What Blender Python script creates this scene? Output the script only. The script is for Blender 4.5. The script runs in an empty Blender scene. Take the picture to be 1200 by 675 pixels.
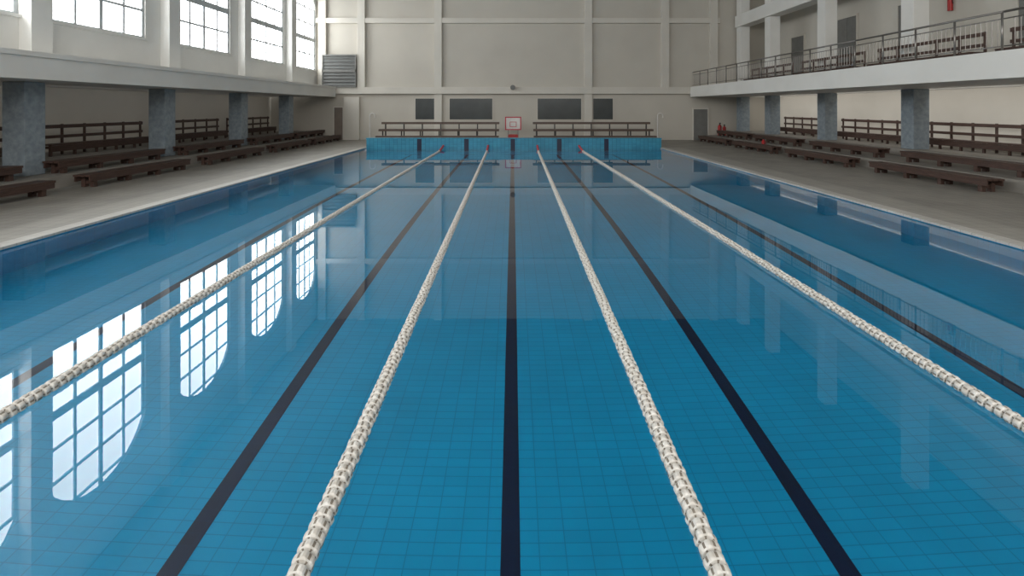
import bpy, bmesh, math, random
from mathutils import Vector, Matrix
random.seed(4)
D = bpy.data
scene = bpy.context.scene
COL = scene.collection
scene.view_settings.view_transform = 'Standard'
scene.view_settings.look = 'None'
scene.view_settings.exposure = 0.0

# ------------------------------------------------------------------ materials
def new_mat(name):
    m = D.materials.new(name); m.use_nodes = True
    nt = m.node_tree
    return m, nt, nt.nodes['Principled BSDF']

def plain(name, c1, c2=None, rough=0.6, metal=0.0, scale=3.0, bump=0.0, stretch=(1,1,1), detail=6):
    m, nt, b = new_mat(name)
    c2 = c2 or tuple(x*0.85 for x in c1)
    tc = nt.nodes.new('ShaderNodeNewGeometry')
    mp = nt.nodes.new('ShaderNodeMapping'); mp.inputs['Scale'].default_value = stretch
    nz = nt.nodes.new('ShaderNodeTexNoise'); nz.inputs['Scale'].default_value = scale
    nz.inputs['Detail'].default_value = detail
    cr = nt.nodes.new('ShaderNodeValToRGB')
    cr.color_ramp.elements[0].position = 0.3; cr.color_ramp.elements[1].position = 0.7
    cr.color_ramp.elements[0].color = (*c2, 1); cr.color_ramp.elements[1].color = (*c1, 1)
    nt.links.new(tc.outputs['Position'], mp.inputs['Vector'])
    nt.links.new(mp.outputs[0], nz.inputs['Vector'])
    nt.links.new(nz.outputs['Fac'], cr.inputs[0])
    nt.links.new(cr.outputs[0], b.inputs['Base Color'])
    b.inputs['Roughness'].default_value = rough
    b.inputs['Metallic'].default_value = metal
    if bump > 0:
        bp = nt.nodes.new('ShaderNodeBump'); bp.inputs['Strength'].default_value = bump
        bp.inputs['Distance'].default_value = 0.02
        nt.links.new(nz.outputs['Fac'], bp.inputs['Height'])
        nt.links.new(bp.outputs[0], b.inputs['Normal'])
    return m

def tiles(name, c1, c2, grout, w, h, gap=0.006, axes='XY', rough=0.4, offset=0.0, blotch=0.15):
    m, nt, b = new_mat(name)
    g = nt.nodes.new('ShaderNodeNewGeometry')
    sp = nt.nodes.new('ShaderNodeSeparateXYZ'); cb = nt.nodes.new('ShaderNodeCombineXYZ')
    nt.links.new(g.outputs['Position'], sp.inputs[0])
    nt.links.new(sp.outputs[axes[0]], cb.inputs[0]); nt.links.new(sp.outputs[axes[1]], cb.inputs[1])
    br = nt.nodes.new('ShaderNodeTexBrick')
    br.offset = offset; br.squash = 1.0
    br.inputs['Scale'].default_value = 1.0
    br.inputs['Brick Width'].default_value = w; br.inputs['Row Height'].default_value = h
    br.inputs['Mortar Size'].default_value = gap; br.inputs['Mortar Smooth'].default_value = 0.3
    br.inputs['Color1'].default_value = (*c1, 1); br.inputs['Color2'].default_value = (*c2, 1)
    br.inputs['Mortar'].default_value = (*grout, 1)
    nt.links.new(cb.outputs[0], br.inputs['Vector'])
    nz = nt.nodes.new('ShaderNodeTexNoise'); nz.inputs['Scale'].default_value = 0.8; nz.inputs['Detail'].default_value = 5
    nt.links.new(g.outputs['Position'], nz.inputs['Vector'])
    mr = nt.nodes.new('ShaderNodeMapRange')
    mr.inputs['From Min'].default_value = 0.3; mr.inputs['From Max'].default_value = 0.7
    mr.inputs['To Min'].default_value = 1.0-blotch; mr.inputs['To Max'].default_value = 1.0+blotch*0.4
    nt.links.new(nz.outputs['Fac'], mr.inputs['Value'])
    mx = nt.nodes.new('ShaderNodeVectorMath'); mx.operation = 'SCALE'
    nt.links.new(br.outputs['Color'], mx.inputs[0]); nt.links.new(mr.outputs[0], mx.inputs['Scale'])
    nt.links.new(mx.outputs[0], b.inputs['Base Color'])
    b.inputs['Roughness'].default_value = rough
    return m

M = {}
M['wall'] = plain('cream_plaster', (0.66,0.625,0.56), (0.60,0.57,0.51), 0.8, scale=0.5)
M['panel'] = plain('grey_cream_panel', (0.58,0.545,0.48), (0.53,0.497,0.438), 0.8, scale=0.4)
M['trimwhite'] = plain('white_paint', (0.80,0.79,0.755), (0.74,0.73,0.695), 0.6, scale=0.7)
M['ceil'] = plain('ceiling_paint', (0.28,0.28,0.27), None, 0.8)
M['granite'] = plain('blue_grey_granite', (0.33,0.38,0.42), (0.21,0.255,0.29), 0.35, scale=6)
M['wood'] = plain('dark_red_wood', (0.095,0.052,0.039), (0.05,0.029,0.023), 0.5, scale=6, stretch=(6,0.6,6))
M['woodfar'] = plain('dark_brown_wood', (0.12,0.075,0.055), (0.075,0.048,0.036), 0.5, scale=6, stretch=(0.6,6,6))
M['iron'] = plain('dark_iron', (0.05,0.045,0.042), None, 0.5, 0.4)
M['steel'] = plain('brushed_steel', (0.26,0.245,0.23), None, 0.35, 0.7)
M['darkglass'] = plain('dark_glass', (0.045,0.055,0.055), (0.035,0.04,0.04), 0.25, scale=1)
M['doorgrey'] = plain('grey_door_paint', (0.20,0.20,0.19), None, 0.5)
M['doorbrown'] = plain('dull_brown_door', (0.22,0.18,0.15), None, 0.5)
M['louvre'] = plain('grey_louvre', (0.13,0.135,0.13), None, 0.5)
M['red'] = plain('red_paint', (0.50,0.02,0.02), (0.38,0.015,0.015), 0.4)
M['pink'] = plain('faded_red_plastic', (0.55,0.05,0.08), (0.45,0.03,0.05), 0.5)
M['white'] = plain('white_board', (0.75,0.73,0.70), None, 0.5)
M['black'] = plain('black_rubber', (0.015,0.015,0.018), None, 0.5)
M['float'] = plain('cream_float_plastic', (0.74,0.72,0.68), (0.52,0.485,0.43), 0.45, scale=16)
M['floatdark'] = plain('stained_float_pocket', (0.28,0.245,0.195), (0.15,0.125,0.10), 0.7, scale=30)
M['deck'] = tiles('deck_tile', (0.33,0.31,0.275), (0.30,0.283,0.252), (0.21,0.195,0.17), 0.3, 0.3, 0.012, rough=0.5, blotch=0.2)
M['band'] = tiles('light_deck_tile', (0.39,0.37,0.33), (0.36,0.342,0.307), (0.26,0.243,0.217), 0.3, 0.3, 0.01, rough=0.5, blotch=0.12)
M['coping'] = tiles('coping_tile', (0.60,0.58,0.54), (0.57,0.55,0.51), (0.42,0.40,0.37), 0.5, 0.25, 0.008, rough=0.45)
M['step'] = plain('step_concrete', (0.30,0.28,0.25), (0.24,0.225,0.20), 0.8, scale=2)
PB1, PB2, PG = (0.0002,0.355,0.64), (0.0003,0.333,0.605), (0.0002,0.235,0.45)
M['poolfloor'] = tiles('pool_floor_tile', PB1, PB2, PG, 0.22, 0.11, 0.005, 'XY', 0.3, blotch=0.10)
M['poolside'] = tiles('pool_side_tile', PB1, PB2, PG, 0.22, 0.11, 0.005, 'YZ', 0.3)
M['poolend'] = tiles('pool_end_tile', (0.06,0.36,0.52), (0.045,0.29,0.44), (0.02,0.16,0.27), 0.25, 0.125, 0.014, 'XZ', 0.3)
M['lineblue'] = tiles('dark_lane_tile', (0.002,0.010,0.045), (0.002,0.008,0.036), (0.002,0.014,0.05), 0.22, 0.11, 0.005, 'XY', 0.35)

# water
m, nt, b = new_mat('pool_water'); M['water'] = m
b.inputs['Base Color'].default_value = (0.90,0.985,1.0,1)
b.inputs['Roughness'].default_value = 0.0
b.inputs['IOR'].default_value = 1.333
b.inputs['Transmission Weight'].default_value = 1.0
b.inputs['Coat Weight'].default_value = 0.12
b.inputs['Coat Roughness'].default_value = 0.0
b.inputs['Coat IOR'].default_value = 1.333
g = nt.nodes.new('ShaderNodeNewGeometry')
nz = nt.nodes.new('ShaderNodeTexNoise'); nz.inputs['Scale'].default_value = 0.6; nz.inputs['Detail'].default_value = 1
bp = nt.nodes.new('ShaderNodeBump'); bp.inputs['Strength'].default_value = 0.03; bp.inputs['Distance'].default_value = 0.02
nt.links.new(g.outputs['Position'], nz.inputs['Vector']); nt.links.new(nz.outputs['Fac'], bp.inputs['Height'])
nt.links.new(bp.outputs[0], b.inputs['Normal']); nt.links.new(bp.outputs[0], b.inputs['Coat Normal'])

# bright frosted panes
m, nt, b = new_mat('daylit_frosted_glass'); M['pane'] = m
b.inputs['Base Color'].default_value = (0.8,0.85,0.87,1)
g = nt.nodes.new('ShaderNodeNewGeometry')
nz = nt.nodes.new('ShaderNodeTexNoise'); nz.inputs['Scale'].default_value = 0.5
cr = nt.nodes.new('ShaderNodeValToRGB')
cr.color_ramp.elements[0].color = (0.84,0.89,0.92,1); cr.color_ramp.elements[1].color = (1.0,0.99,0.97,1)
nt.links.new(g.outputs['Position'], nz.inputs['Vector']); nt.links.new(nz.outputs['Fac'], cr.inputs[0])
nt.links.new(cr.outputs[0], b.inputs['Emission Color'])
PANE_STRENGTH = 7.5
b.inputs['Emission Strength'].default_value = PANE_STRENGTH
M['winframe'] = plain('window_frame_paint', (0.58,0.61,0.62), None, 0.5)

# ------------------------------------------------------------------ helpers
def mesh_obj(name, bm, mats, parent=None, loc=(0,0,0), smooth=False):
    me = D.meshes.new(name); bm.normal_update(); bm.to_mesh(me); bm.free()
    for mm in (mats if isinstance(mats, (list,tuple)) else [mats]): me.materials.append(mm)
    if smooth:
        for p in me.polygons: p.use_smooth = True
    o = D.objects.new(name, me); COL.objects.link(o); o.location = loc
    if parent: o.parent = parent
    return o

def add_box(bm, lo, hi, mi=0):
    x0,y0,z0 = lo; x1,y1,z1 = hi
    v = [bm.verts.new(p) for p in ((x0,y0,z0),(x1,y0,z0),(x1,y1,z0),(x0,y1,z0),(x0,y0,z1),(x1,y0,z1),(x1,y1,z1),(x0,y1,z1))]
    for f in ((0,3,2,1),(4,5,6,7),(0,1,5,4),(1,2,6,5),(2,3,7,6),(3,0,4,7)):
        fc = bm.faces.new([v[i] for i in f]); fc.material_index = mi

def boxes(name, lst, mat, parent=None, loc=(0,0,0), bevel=0.0):
    bm = bmesh.new()
    for it in lst: add_box(bm, *it)
    if bevel > 0:
        bmesh.ops.bevel(bm, geom=bm.edges[:], offset=bevel, segments=2, affect='EDGES', profile=0.7)
    return mesh_obj(name, bm, mat, parent, loc)

def cyl(bm, p0, p1, r, seg=12, r2=None):
    p0, p1 = Vector(p0), Vector(p1); d = p1-p0
    q = d.to_track_quat('Z','Y').to_matrix().to_4x4()
    bmesh.ops.create_cone(bm, cap_ends=True, segments=seg, radius1=r, radius2=(r if r2 is None else r2), depth=d.length,
                          matrix=Matrix.Translation((p0+p1)/2) @ q)

def thing(name, label, cat, loc=(0,0,0), group=None):
    e = D.objects.new(name, None); COL.objects.link(e); e.location = loc
    e.empty_display_size = 0.2
    e['label'] = label; e['category'] = cat
    if group: e['group'] = group
    return e

def tag(o, label, cat, group=None):
    o['label'] = label; o['category'] = cat
    if group: o['group'] = group
    return o

def struct(o, label=None, cat=None):
    o['kind'] = 'structure'
    if label: o['label'] = label
    if cat: o['category'] = cat
    return o

def copy_thing(root, loc, rotz=0.0, label=None, group=None):
    r = root.copy(); COL.objects.link(r); r.location = loc; r.rotation_euler[2] = rotz
    if label: r['label'] = label
    if group: r['group'] = group
    for c in root.children:
        k = c.copy(); COL.objects.link(k); k.parent = r
        for cc in c.children:
            kk = cc.copy(); COL.objects.link(kk); kk.parent = k
    return r

H = 2.6; DECK = 0.055
XP = 9.3; YN = 0.6; YE = 31.1; YW = 38.9
XL = -15.4; XR = 20.0; XLL = -19.0; CZ = 14.0; YB = -8.0
DEPTH = 1.8
UND, TOP = 3.42, 4.19
S1, S2 = 0.45, 0.78

# ------------------------------------------------------------------ shell
f = boxes('floor', [
    ((XLL,YB,-0.3),(-XP-1.3,YW,DECK)), ((XP+1.3,YB,-0.3),(XR,YW,DECK)),
    ((-XP-1.3,YE+0.5,-0.3),(XP+1.3,YW,DECK)), ((-XP-1.3,YB,-0.3),(XP+1.3,YN-0.4,DECK))], M['deck'])
struct(f, "grey-brown tiled pool deck around the basin", "floor")
t = boxes('trim_1', [((-XP-1.3,YN-0.4,-0.3),(-XP-0.3,YE+0.5,DECK)), ((XP+0.3,YN-0.4,-0.3),(XP+1.3,YE+0.5,DECK))], M['band'])
struct(t, "lighter tiled band along the pool edge", "floor")
struct(boxes('ceiling', [((XLL,YB,CZ),(XR,YW,CZ+0.3))], M['ceil']), "plain grey hall ceiling", "ceiling")
struct(boxes('wall_front', [((XLL,YB-0.3,-0.3),(XR,YB,CZ))], M['wall']), "plain cream end wall", "wall")
struct(boxes('wall_right', [((XR,YB,-0.3),(XR+0.3,YW,CZ))], M['wall']), "cream wall behind seating and gallery", "wall")

# back wall with recessed panels
bm = bmesh.new()
add_box(bm, (XLL,YW,-0.3),(XR,YW+0.3,CZ))
wb = mesh_obj('wall_back', bm, M['panel']); struct(wb, "tall cream end wall divided into recessed panels", "wall")
ribs = []
for x in (-14.9,-11.85,-5.85,5.9,11.9,15.7):
    ribs.append(((x-0.3,YW-0.3,TOP),(x+0.3,YW,CZ)))
for x in (-5.85,5.9):
    ribs.append(((x-0.3,YW-0.22,DECK),(x+0.3,YW,3.7)))
ribs.append(((-13.2,YW-0.3,DECK),(-12.0,YW,UND)))
ribs.append(((XL,YW-0.34,3.66),(16.2,YW,4.2)))
ribs.append(((XL,YW-0.28,9.2),(16.2,YW,9.6)))
struct(boxes('trim_2', ribs, M['wall'], bevel=0.02), "raised cream ribs and beams of the panelled wall", "wall rib")

# left lower wall & upper wall with arched windows
struct(boxes('wall_left', [((XLL-0.3,YB,-0.3),(XLL,YW,UND+0.4))], M['wall']), "cream wall behind the lower seating", "wall")
WIN = [(-2.2,1.7),(4.0,7.9),(10.3,15.45),(16.4,20.75),(22.6,26.95),(28.8,33.25),(34.9,38.6)]
SILL, SPR, RISE = 5.5, 10.1, 1.5
def arc_pts(y0,y1,n=14):
    c=(y0+y1)/2; hw=(y1-y0)/2
    R=(hw*hw+RISE*RISE)/(2*RISE); zc=SPR+RISE-R
    return [(y0+(y1-y0)*i/n, zc+math.sqrt(max(R*R-(y0+(y1-y0)*i/n-c)**2,0))) for i in range(n+1)]
bm = bmesh.new()
X0, X1 = XL-0.35, XL
add_box(bm,(X0,YB,TOP),(X1,YW,SILL))
add_box(bm,(X0,YB,SPR+RISE),(X1,YW,CZ))
ys = [YB]+[v for w in WIN for v in w]+[YW]
for i in range(0,len(ys),2):
    add_box(bm,(X0,ys[i],SILL),(X1,ys[i+1],SPR+RISE))
for (a,b_) in WIN:
    pts = arc_pts(a,b_); zt=SPR+RISE
    for (p,q) in zip(pts[:-1],pts[1:]):
        for X in (X0,X1):
            vs=[bm.verts.new(v) for v in ((X,p[0],p[1]),(X,q[0],q[1]),(X,q[0],zt+0.001),(X,p[0],zt+0.001))]
            bm.faces.new(vs)
        vs=[bm.verts.new(v) for v in ((X0,p[0],p[1]),(X1,p[0],p[1]),(X1,q[0],q[1]),(X0,q[0],q[1]))]
        bm.faces.new(vs)
bmesh.ops.recalc_face_normals(bm, faces=bm.faces[:])
struct(mesh_obj('wall_left_upper', bm, M['trimwhite']), "white upper wall pierced by tall arched windows", "wall")

for n,(a,b_) in enumerate(WIN):
    w = D.objects.new('window_%d'%(n+1), None); COL.objects.link(w); w.location=(XL-0.12,(a+b_)/2,SILL)
    struct(w, "tall arched multi-pane window bright with daylight", "window")
    c=(a+b_)/2
    pts=[(y-c,z-SILL) for y,z in arc_pts(a,b_)]
    bm=bmesh.new()
    vs=[bm.verts.new((0,y,z)) for y,z in pts]+[bm.verts.new((0,b_-c,0)),bm.verts.new((0,a-c,0))]
    bm.faces.new(vs)
    bmesh.ops.triangulate(bm, faces=bm.faces[:])
    bm.normal_update()
    for fc in bm.faces:
        if fc.normal.x<0: fc.normal_flip()
    mesh_obj('pane', bm, M['pane'], w)
    bm=bmesh.new(); hw=(b_-a)/2
    def top(y):
        R=(hw*hw+RISE*RISE)/(2*RISE); return SPR-SILL+RISE-R+math.sqrt(max(R*R-y*y,0))
    nc=4
    for i in range(nc+1):
        y=-hw+2*hw*i/nc; t_=0.07 if i in(0,nc) else (0.08 if i==2 else 0.05)
        yy=min(max(y,-hw+t_),hw-t_)
        add_box(bm,(0.02,yy-t_,0),(0.07,yy+t_,top(min(abs(yy)+t_,hw))+0.01))
    dz=1.15
    for j in range(6):
        z=j*dz; t_=0.15 if j==2 else (0.07 if j==0 else 0.05)
        if z+t_>SPR-SILL+RISE-0.15: continue
        hy=hw
        if z+t_>SPR-SILL:
            while hy>0.1 and top(hy)<z+t_: hy-=0.02
        add_box(bm,(0.015,-hy,max(z-t_,0)),(0.075,hy,z+t_))
    for (p,q) in zip(pts[:-1],pts[1:]):
        vs=[bm.verts.new(v) for v in ((0.06,p[0],p[1]),(0.06,p[0],p[1]-0.10),(0.06,q[0],q[1]-0.10),(0.06,q[0],q[1]))]
        bm.faces.new(vs)
    mesh_obj('window_frame', bm, M['winframe'], w)
    boxes('window_sill', [((0.0,-hw-0.1,-0.10),(0.22,hw+0.1,0.0))], M['trimwhite'], w)

# upper piers on left
COLY = [3.8, 9.9, 16.1, 22.3, 28.4, 34.3]
for y in COLY:
    o = boxes('pier', [((XL+0.001,y-0.68,TOP+0.04),(-15.0,y+0.05,CZ-0.01))], M['trimwhite'], bevel=0.02)
    tag(o, "white upper wall pier between tall windows", "pier", "upper window piers")

# ---------------------------------------------------------- galleries
o = boxes('gallery_ledge', [((-18.99,YB+0.01,UND),(-13.8,YW-0.36,TOP-0.002)), ((-13.88,YB+0.01,TOP-0.12),(-13.74,YW-0.36,TOP+0.03))], M['trimwhite'], bevel=0.01)
tag(o, "long grey-white concrete ledge above dark columns", "balcony")
o = boxes('gallery_ledge', [((13.9,YB+0.01,UND),(19.99,YW-0.36,TOP-0.05)), ((13.82,YB+0.01,UND+0.0),(14.1,YW-0.36,TOP+0.02))], M['trimwhite'], bevel=0.01)
tag(o, "bright white concrete balcony carrying a steel railing", "balcony")

def column(x0,x1,y0,y1,z0,z1,mat,lab,grp):
    o = boxes('column', [((x0,y0,z0),(x1,y1,z1))], mat, bevel=0.03)
    tag(o, lab, "column", grp); return o
for y in COLY:
    column(-15.9,-15.2,y-0.7,y,S1,UND-0.01,M['granite'],"blue-grey granite clad square column","lower columns beside seating")
RC = [3.9, 10.0, 16.1, 22.2, 28.3, 34.2, 38.5]
for y in RC:
    column(17.4,18.1,y-0.7,y,S2,UND-0.01,M['granite'],"mottled blue-grey granite clad square column","lower columns under the balcony")
    column(17.4,18.1,y-0.7,y,TOP-0.04,8.79,M['trimwhite'],"white square column rising from the balcony","upper balcony columns")
o = boxes('ceiling_beam', [((17.3,YB+0.01,8.8),(18.2,YW-0.35,9.7))], M['trimwhite'], bevel=0.02)
tag(o,"white concrete beam linking the balcony columns","beam")
for y in RC:
    column(17.4,18.1,y-0.7,y,9.71,CZ-0.01,M['trimwhite'],"white square column above the balcony beam","upper balcony columns")

# tier steps
for sgn,(xa,xb,xc) in ((-1,(14.3,16.0,18.98)),(1,(15.0,17.2,19.98))):
    for x0,x1,z1 in ((xa,xb,S1),(xb,xc,S2)):
        o=boxes('seating_step', [((min(sgn*x0,sgn*x1),YB+0.02,DECK),(max(sgn*x0,sgn*x1),YW-0.4,z1-0.001))], M['step'], bevel=0.01)
        tag(o,"stepped concrete platform under the wooden benches","platform","seating steps")

# ------------------------------------------------------------ pool
PY=(YN+YE)/2
pool = thing('swimming_pool', "long blue-tiled indoor swimming pool with dark lane lines", "swimming pool", (0,PY,0))
def pp(lst): return [((a[0],a[1]-PY,a[2]),(b2[0],b2[1]-PY,b2[2])) for a,b2 in lst]
boxes('pool_floor', pp([((-XP-0.3,YN-0.3,-DEPTH-0.2),(XP+0.3,YE+0.3,-DEPTH))]), M['poolfloor'], pool)
boxes('pool_side', pp([((-XP-0.3,YN,-DEPTH),(-XP,YE,DECK-0.04))]), M['poolside'], pool)
boxes('pool_side', pp([((XP,YN,-DEPTH),(XP+0.3,YE,DECK-0.04))]), M['poolside'], pool)
boxes('end_wall', pp([((-XP+0.1,YE,-DEPTH),(XP+0.03,YE+0.5,0.63))]), M['poolend'], pool)
boxes('end_wall', pp([((-XP-0.3,YN-0.4,-DEPTH),(XP+0.3,YN,DECK-0.04))]), M['poolend'], pool)
for s in (-1,1):
    boxes('coping', pp([((min(s*(XP-0.03),s*(XP+0.3)),YN-0.4,DECK-0.04),(max(s*(XP-0.03),s*(XP+0.3)),YE+0.5,DECK+0.015))]), M['coping'], pool, bevel=0.008)
boxes('coping', pp([((-XP,YN-0.4,DECK-0.04),(XP,YN+0.02,DECK+0.015))]), M['coping'], pool, bevel=0.008)
boxes('end_wall_cap', pp([((-XP+0.07,YE-0.03,0.63),(XP+0.06,YE+0.53,0.68))]), M['poolend'], pool)
LX=[-5.95,-2.68,-0.02,2.62,5.9]
for x in LX:
    boxes('lane_line', pp([((x-0.08,YN+1.2,-DEPTH),(x+0.08,YE-1.8,-DEPTH+0.006)),((x-0.45,YE-1.97,-DEPTH),(x+0.45,YE-1.8,-DEPTH+0.0065))]), M['lineblue'], pool)
for x in (-5.88,-2.92,0,2.92,5.88):
    boxes('target_line', pp([((x-0.14,YE-0.008,-1.2),(x+0.14,YE,0.62)),((x-0.4,YE-0.0085,-0.75),(x+0.4,YE,-0.5))]), M['lineblue'], pool)
bm=bmesh.new()
vs=[bm.verts.new(v) for v in ((-XP,YN-PY,0),(XP,YN-PY,0),(XP,YE-PY,0),(-XP,YE-PY,0))]; bm.faces.new(vs)
mesh_obj('water_surface', bm, M['water'], pool)['label']="calm clear mirror-like pool water"

# ------------------------------------------------------------ lane ropes
def float_mesh(name, mats):
    bm=bmesh.new(); seg=24
    prof=[(-0.038,0.028,0),(-0.030,0.031,0),(-0.029,0.055,0),(-0.019,0.066,1),(0.0,0.068,1),(0.019,0.066,1),(0.029,0.055,0),(0.030,0.031,0),(0.038,0.028,0)]
    rings=[]
    for t,r,nt_ in prof:
        ring=[]
        for i in range(seg):
            rr=r-(0.006 if nt_ and i%4 in (0,1) else 0)
            a=2*math.pi*i/seg
            ring.append(bm.verts.new((rr*math.cos(a),t,rr*math.sin(a))))
        rings.append(ring)
    for j in range(len(prof)-1):
        for i in range(seg):
            fc=bm.faces.new((rings[j][i],rings[j+1][i],rings[j+1][(i+1)%seg],rings[j][(i+1)%seg]))
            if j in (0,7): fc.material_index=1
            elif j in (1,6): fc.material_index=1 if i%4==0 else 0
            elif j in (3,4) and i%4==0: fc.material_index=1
    bm.faces.new(rings[0]); bm.faces.new(rings[-1][::-1])
    bmesh.ops.recalc_face_normals(bm,faces=bm.faces[:])
    me=D.meshes.new(name); bm.to_mesh(me); bm.free()
    for mm in mats: me.materials.append(mm)
    return me
FM=float_mesh('float',[M['float'],M['floatdark']])
FR=float_mesh('float_red',[M['pink'],M['floatdark']])
ROPES=[(-4.27,-4.34,3.9),(-1.19,-1.555,2.3),(1.15,1.53,2.3),(4.15,4.13,3.8)]
for ri,(xa,xb,ys_) in enumerate(ROPES):
    root=thing('lane_rope',"floating lane rope of stained cream ribbed discs with red end floats","lane rope",(0,0,0),"pool lane ropes")
    def P(y):
        x=xa+(xb-xa)*(y-3)/(YE-3)
        z=0.0
        if y>YE-2.2: z=0.22*((y-(YE-2.2))/2.2)**1.3
        if y<YN+0.6: z=0.03*(YN+0.6-y)/0.6
        return Vector((x,y,z+0.012))
    pitch=0.077
    ylist=[YN+0.12+pitch*i for i in range(int((YE-0.15-YN-0.12)/pitch)+1)]
    near=[y for y in ylist if y>=ys_][:100]; ns=set(near)
    rest=bmesh.new(); restred=bmesh.new()
    for y in ylist:
        p=P(y); d=(P(y+0.02)-P(y-0.02)).normalized()
        tilt=Matrix.Rotation(random.uniform(-0.05,0.05),4,'X')@Matrix.Rotation(random.uniform(-0.05,0.05),4,'Z')
        rot=Vector((0,1,0)).rotation_difference(d).to_matrix().to_4x4() @ tilt @ Matrix.Rotation(random.random()*1.25,4,'Y')
        red = y>YE-1.9
        if y in ns:
            o=D.objects.new('float',FM); COL.objects.link(o); o.parent=root
            o.matrix_local=Matrix.Translation(p)@rot
        else:
            bmt=restred if red else rest
            n0=len(bmt.verts)
            bmt.from_mesh(FR if red else FM)
            bmt.verts.ensure_lookup_table()
            bmesh.ops.transform(bmt,matrix=Matrix.Translation(p)@rot,verts=bmt.verts[n0:])
    o=mesh_obj('float_run',rest,[M['float'],M['floatdark']],root); o['kind']='stuff'
    o=mesh_obj('red_float_run',restred,[M['pink'],M['floatdark']],root); o['kind']='stuff'; o['label']="faded red end floats"
    bm=bmesh.new(); yy=[YN]+[YN+0.6+i for i in range(28)]+[YE-2+0.25*i for i in range(9)]
    for a_,b2 in zip(yy[:-1],yy[1:]): cyl(bm,P(a_),P(b2),0.018,8)
    mesh_obj('cable',bm,M['black'],root)

# ------------------------------------------------------------ benches
def make_low_bench(L=4.9):
    r=thing('bench',"low dark brown wooden bench beside the pool","bench",(0,0,0),"low benches beside the pool")
    boxes('seat',[((-0.27+0.185*i,-L/2,0.355),(-0.27+0.185*i+0.165,L/2,0.42)) for i in range(3)],M['wood'],r,bevel=0.008)
    boxes('apron',[((-0.25,-L/2+0.02,0.20),(-0.21,L/2-0.02,0.353)),((0.21,-L/2+0.02,0.20),(0.25,L/2-0.02,0.353))],M['wood'],r,bevel=0.005)
    for i in range(4):
        y=-L/2+0.3+i*(L-0.6)/3
        boxes('leg',[((-0.205,y-0.07,0),(-0.08,y+0.07,0.354)),((0.08,y-0.07,0),(0.205,y+0.07,0.354)),((-0.08,y-0.04,0.10),(0.08,y+0.04,0.20))],M['wood'],r,bevel=0.006)
    return r
def make_back_bench(L=5.2):
    r=thing('backed_bench',"dark wooden bench with an open slatted back","bench",(0,0,0),"backed benches against the wall")
    boxes('seat',[((-0.25+0.17*i,-L/2,0.40),(-0.25+0.17*i+0.15,L/2,0.45)) for i in range(3)]+[((-0.24,-L/2,0.17),(-0.20,L/2,0.395))],M['wood'],r,bevel=0.008)
    boxes('backrest',[((0.27,-L/2,1.02),(0.32,L/2,1.16)),((0.27,-L/2,0.64),(0.32,L/2,0.76))],M['wood'],r,bevel=0.008)
    n=6
    for i in range(n):
        y=-L/2+0.06+i*(L-0.12)/(n-1)
        boxes('leg',[((0.32,y-0.04,0),(0.38,y+0.04,1.18)),((-0.19,y-0.04,0),(-0.11,y+0.04,0.399)),((-0.11,y-0.03,0.28),(0.32,y+0.03,0.38))],M['wood'],r,bevel=0.006)
    return r
lb=make_low_bench(); bb=make_back_bench()
first=[True,True]
def put_low(x,y,z):
    if first[0]: lb.location=(x,y,z); first[0]=False; return lb
    return copy_thing(lb,(x,y,z))
def put_back(x,y,z,rz=0.0,lab=None,grp=None):
    if first[1]: bb.location=(x,y,z); bb.rotation_euler[2]=rz; first[1]=False; return bb
    return copy_thing(bb,(x,y,z),rz,lab,grp)
for n in range(4):
    yc=17.15+6.1*n
    put_low(14.35,min(yc,35.2),DECK); put_low(15.75,min(yc+0.2,35.2),S1)
    put_low(-13.6,min(yc+0.9,35.9),DECK); put_low(-14.85,min(yc+1.2,36.0),S1)
for n in range(4):
    put_back(18.9,14.1+6.1*n,S2); put_back(-17.3,14.8+6.1*n,S2,math.pi)
put_low(-13.6,12.0,DECK); put_low(-14.85,12.3,S1)
for n in range(4):
    put_back(16.6,14.2+6.1*n,TOP-0.049,0,"dark wooden bench behind the balcony railing","benches on the balcony")

# far bleachers
def bleacher(x0,x1):
    xc=(x0+x1)/2; L=x1-x0
    r=thing('bleacher',"long three-row dark wooden bleacher against the panelled wall","bleacher",(xc,34.8,DECK),"far bleachers")
    for i,(y,z) in enumerate(((-0.8,0.50),(0.0,0.93),(0.8,1.40))):
        boxes('seat',[((-L/2,y-0.2,z-0.05),(L/2,y+0.2,z+0.10))],M['woodfar'],r,bevel=0.008)
    n=7
    for i in range(n):
        x=-L/2+0.25+i*(L-0.5)/(n-1)
        boxes('support',[((x-0.04,y-0.04,0),(x+0.04,y+0.04,z-0.051)) for y,z in ((-0.8,0.50),(0.0,0.93),(0.8,1.40))]+[((x-0.03,-0.76,0.1),(x+0.03,0.76,0.16))],M['iron'],r)
    return r
bleacher(-9.4,-0.97); bleacher(1.44,9.84)

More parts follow.
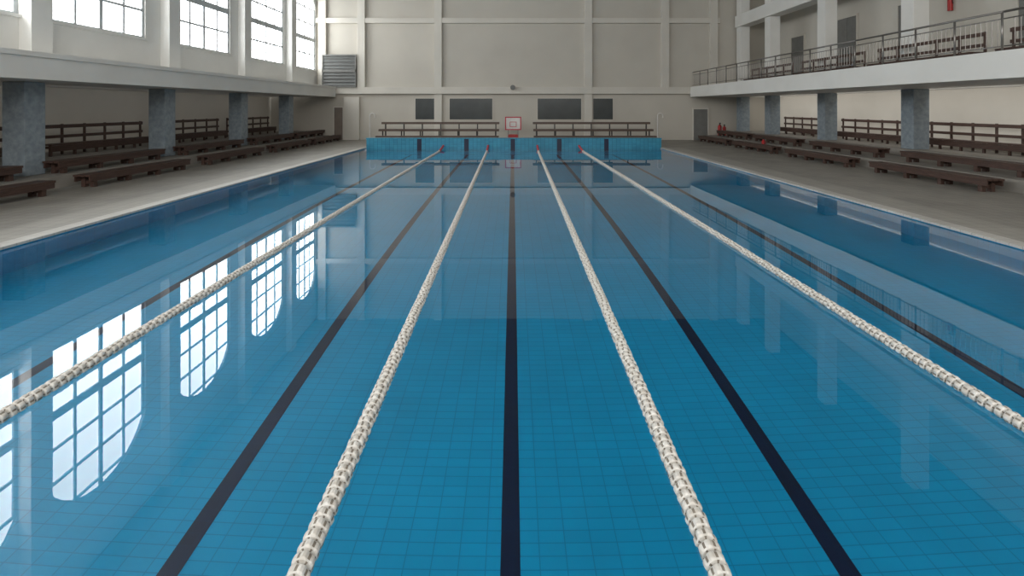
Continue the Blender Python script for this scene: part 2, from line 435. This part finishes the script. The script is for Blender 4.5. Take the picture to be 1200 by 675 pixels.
# ------------------------------------------------------------ balcony railing
sec=6.1
def railing(y0,L):
    r=thing('railing',"steel balcony railing with slim vertical bars","railing",(13.98,y0,TOP+0.02),"balcony railings")
    L-=0.02
    bm=bmesh.new(); cyl(bm,(0,0,1.12),(0,L,1.12),0.035); mesh_obj('top_rail',bm,M['steel'],r,smooth=True)
    bm=bmesh.new(); cyl(bm,(0,0,0.14),(0,L,0.14),0.018,8); cyl(bm,(0,0,0.92),(0,L,0.92),0.018,8); mesh_obj('cross_rail',bm,M['steel'],r,smooth=True)
    for i in range(4):
        bm=bmesh.new(); cyl(bm,(0,0,0),(0,0,1.12),0.03); mesh_obj('post',bm,M['steel'],r,(0,0.04+i*L/4,0),smooth=True)
    bm=bmesh.new(); cyl(bm,(0,0,0.14),(0,0,0.92),0.009,6); fo=mesh_obj('baluster',bm,M['steel'],r,(0,0.17,0))
    n=int(L/0.17)
    for i in range(2,n):
        if i%9==0: continue
        c=fo.copy(); COL.objects.link(c); c.location=(0,0.17*i,0)
    return r
r0=railing(14.1,sec)
for k_ in (-2,-1,1,2,3):
    copy_thing(r0,(13.98,14.1+sec*k_,TOP+0.02))

# ------------------------------------------------------------ back wall fittings
def zf(y): return H-(y-126)*YW/580
def xf(x): return (x-601)*YW/580
nwin=len(WIN)
for i,(a,b2) in enumerate(((487,510),(527,577),(630,681),(695,718))):
    x0,x1=xf(a),xf(b2); z1,z0=zf(115.5),zf(140)
    w=D.objects.new('window_%d'%(nwin+1+i),None); COL.objects.link(w); w.location=((x0+x1)/2,YW,z0)
    struct(w,"dark rectangular interior window with pale frame","window")
    hw=(x1-x0)/2; hh=z1-z0
    boxes('pane',[((-hw,-0.05,0),(hw,-0.02,hh))],M['darkglass'],w)
    t_=0.05
    boxes('window_frame',[((-hw-t_,-0.07,-t_),(hw+t_,0,-0.0)),((-hw-t_,-0.07,hh),(hw+t_,0,hh+t_)),((-hw-t_,-0.07,0),(-hw,0,hh)),((hw,-0.07,0),(hw+t_,0,hh))],M['wall'],w)
# louvre window
x0,x1,z0,z1=xf(381),xf(418),zf(101),zf(66)
w=D.objects.new('window_%d'%(nwin+5),None); COL.objects.link(w); w.location=((x0+x1)/2,YW,z0)
struct(w,"grey louvred window high beside the ledge","window")
hw=(x1-x0)/2; hh=z1-z0
boxes('window_frame',[((-hw,-0.34,0),(hw,-0.3,hh)),((-hw-0.08,-0.46,hh/2-0.09),(hw+0.08,-0.3,hh/2+0.09)),((-hw-0.08,-0.46,hh),(hw+0.08,-0.3,hh+0.1)),((-hw-0.08,-0.46,-0.1),(hw+0.08,-0.3,0)),((-hw-0.08,-0.46,0),(-hw,-0.3,hh)),((hw,-0.46,0),(hw+0.08,-0.3,hh))],M['doorgrey'],w)
bm=bmesh.new(); nl=9
for i in range(nl):
    z=0.05+i*hh/nl
    vs=[bm.verts.new(v) for v in ((-hw,-0.44,z),(hw,-0.44,z),(hw,-0.35,z+hh/nl*0.75),(-hw,-0.35,z+hh/nl*0.75))]; bm.faces.new(vs)
mesh_obj('louvre',bm,M['louvre'],w)
# doors
def door(n,x0,x1,zt,mat,lab,y=YW,thick=0.06):
    d=D.objects.new('door_%d'%n,None); COL.objects.link(d); d.location=((x0+x1)/2,y,DECK); struct(d,lab,"door")
    hw=(x1-x0)/2; h=zt-DECK
    boxes('door_leaf',[((-hw,-thick,0.01),(hw,0,h))],mat,d)
    boxes('door_frame',[((-hw-0.08,-thick-0.04,0),(-hw,0,h+0.08)),((hw,-thick-0.04,0),(hw+0.08,0,h+0.08)),((-hw,-thick-0.04,h),(hw,0,h+0.08))],M['wall'],d)
    bm=bmesh.new(); cyl(bm,(hw-0.12,-thick-0.05,1.05),(hw-0.12,-thick,1.05),0.03); cyl(bm,(hw-0.25,-thick-0.05,1.05),(hw-0.1,-thick-0.05,1.05),0.015,8)
    mesh_obj('door_handle',bm,M['steel'],d)
door(1,xf(812.5),xf(829),zf(128),M['doorgrey'],"plain grey door in the panelled wall")
door(2,xf(392),xf(402),zf(126),M['doorbrown'],"dull brown door below the ledge")
n=3
for (ya,yb2,z0,z1) in ((28.7,30.4,TOP,8.0),(33.9,35.4,TOP,7.6),(24.2,25.6,TOP,7.9),(18.0,19.5,TOP,7.8),(37.2,38.4,TOP,7.4)):
    d=D.objects.new('door_%d'%n,None); COL.objects.link(d); d.location=(XR,(ya+yb2)/2,TOP-0.05); struct(d,"tall dark grey door opening onto the balcony","door"); n+=1
    hw=(yb2-ya)/2; h=z1-z0
    boxes('door_leaf',[((-0.06,-hw,0.01),(0,-0.01,h)),((-0.06,0.01,0.01),(0,hw,h))],M['doorgrey'],d)
    boxes('door_frame',[((-0.1,-hw-0.1,0),(0,-hw,h+0.1)),((-0.1,hw,0),(0,hw+0.1,h+0.1)),((-0.1,-hw,h),(0,hw,h+0.1))],M['wall'],d)
# pipes
def pipe(x):
    r=thing('vent_pipe',"thin white pipe with bent top by the wall","pipe",(x,YW-0.6,DECK),"bent pipes")
    cu=D.curves.new('pipe','CURVE'); cu.dimensions='3D'; cu.bevel_depth=0.045; cu.bevel_resolution=3
    s=cu.splines.new('POLY'); pts=[(0,0,0),(0,0,1.9)]+[(0.2-0.2*math.cos(a*math.pi/8),0,1.9+0.2*math.sin(a*math.pi/8)) for a in range(1,9)]+[(0.4,0,1.75)]
    s.points.add(len(pts)-1)
    for p_,q in zip(s.points,pts): p_.co=(*q,1)
    o=D.objects.new('tube',cu); COL.objects.link(o)
    dg=bpy.context.evaluated_depsgraph_get(); me=D.meshes.new_from_object(o.evaluated_get(dg)); D.objects.remove(o)
    me.materials.append(M['white']); o=D.objects.new('tube',me); COL.objects.link(o); o.parent=r
    bm=bmesh.new(); cyl(bm,(0,0,0),(0,0,0.03),0.12); mesh_obj('base_plate',bm,M['white'],r)
pipe(xf(436)); pipe(xf(768))
r=thing('backboard',"small white board with red border on a stand","board",(0.02,36.8,DECK))
boxes('board',[((-0.52,-0.02,0.95),(0.52,0.02,1.78))],M['white'],r)
boxes('border',[((-0.6,-0.04,0.87),(0.6,0.03,0.95)),((-0.6,-0.04,1.78),(0.6,0.03,1.86)),((-0.6,-0.04,0.95),(-0.52,0.03,1.78)),((0.52,-0.04,0.95),(0.6,0.03,1.78)),
   ((-0.25,-0.04,1.1),(0.25,-0.02,1.14)),((-0.25,-0.04,1.45),(0.25,-0.02,1.49)),((-0.25,-0.04,1.14),(-0.21,-0.02,1.45)),((0.21,-0.04,1.14),(0.25,-0.02,1.45))],M['pink'],r)
boxes('stand',[((-0.4,-0.05,0),(-0.32,0.05,0.87)),((0.32,-0.05,0),(0.4,0.05,0.87)),((-0.4,-0.3,0),(0.4,0.3,0.05))],M['steel'],r)
boxes('base_box',[((-0.36,-0.25,0.05),(0.36,0.25,0.55))],M['red'],r,bevel=0.02)
r=thing('floodlight',"small round floodlight on the wall beam","lamp",(0,YW-0.35,4.2))
bm=bmesh.new(); cyl(bm,(0,-0.1,0.0),(0,-0.35,-0.05),0.12,16,0.2); mesh_obj('lamp_head',bm,M['doorgrey'],r)
bm=bmesh.new(); cyl(bm,(0,0,0.0),(0,-0.12,0.0),0.04,10); mesh_obj('bracket',bm,M['steel'],r)

def extinguisher(loc,s=1.0,hung=False):
    r=thing('fire_extinguisher',"red fire extinguisher hung on the balcony wall" if hung else "red fire extinguisher standing near the benches","fire extinguisher",loc)
    bm=bmesh.new(); cyl(bm,(0,0,0),(0,0,0.5*s),0.1*s,16); cyl(bm,(0,0,0.5*s),(0,0,0.6*s),0.1*s,16,0.035*s); mesh_obj('body',bm,M['red'],r,smooth=False)
    bm=bmesh.new(); cyl(bm,(0,0,0.6*s),(0,0,0.68*s),0.025*s,10); add_box(bm,(-0.02*s,-0.12*s,0.66*s),(0.02*s,0.06*s,0.70*s)); cyl(bm,(0,-0.04*s,0.64*s),(0,-0.15*s,0.3*s),0.015*s,8); mesh_obj('valve',bm,M['black'],r)
extinguisher((15.95,38.15,S1),1.4); extinguisher((16.3,38.15,S1),1.2)
extinguisher((14.8,29.2,DECK),1.1)
extinguisher((XR-0.12,22.5,7.0),1.0,True)

# ------------------------------------------------------------ light
def area(name,loc,rot,sx,sy,power,color):
    l=D.lights.new(name,'AREA'); l.shape='RECTANGLE'; l.size=sx; l.size_y=sy; l.energy=power; l.color=color
    o=D.objects.new(name,l); COL.objects.link(o); o.location=loc; o.rotation_euler=rot; return o
# added fill light behind the viewer, brightens pool and far wall
area('end_fill_light',(0,YB+0.3,9.0),(math.radians(80),0,0),28,8,4700,(1.0,0.985,0.96))
# added fill strips, no real fixtures, brighten the walls under both balconies
area('balcony_fill_light',(18.2,17,UND-0.14),(0,math.radians(-55),0),0.25,42,230,(1.0,0.97,0.92))
area('ledge_fill_light',(-17.0,17,UND-0.14),(0,math.radians(60),0),0.25,42,42,(1.0,0.97,0.93))
w=D.worlds.new('world'); scene.world=w; w.use_nodes=True
w.node_tree.nodes['Background'].inputs[0].default_value=(0.8,0.9,1,1); w.node_tree.nodes['Background'].inputs[1].default_value=0.5

# ------------------------------------------------------------ camera
c=D.cameras.new('camera'); co=D.objects.new('camera',c); COL.objects.link(co)
co.location=(0,0,H); co.rotation_euler=(math.pi/2,0,0)
c.sensor_width=36; c.lens=580/1200*36; c.shift_y=-211.5/1200; c.shift_x=-1/1200; c.clip_start=0.05; c.clip_end=200
scene.camera=co
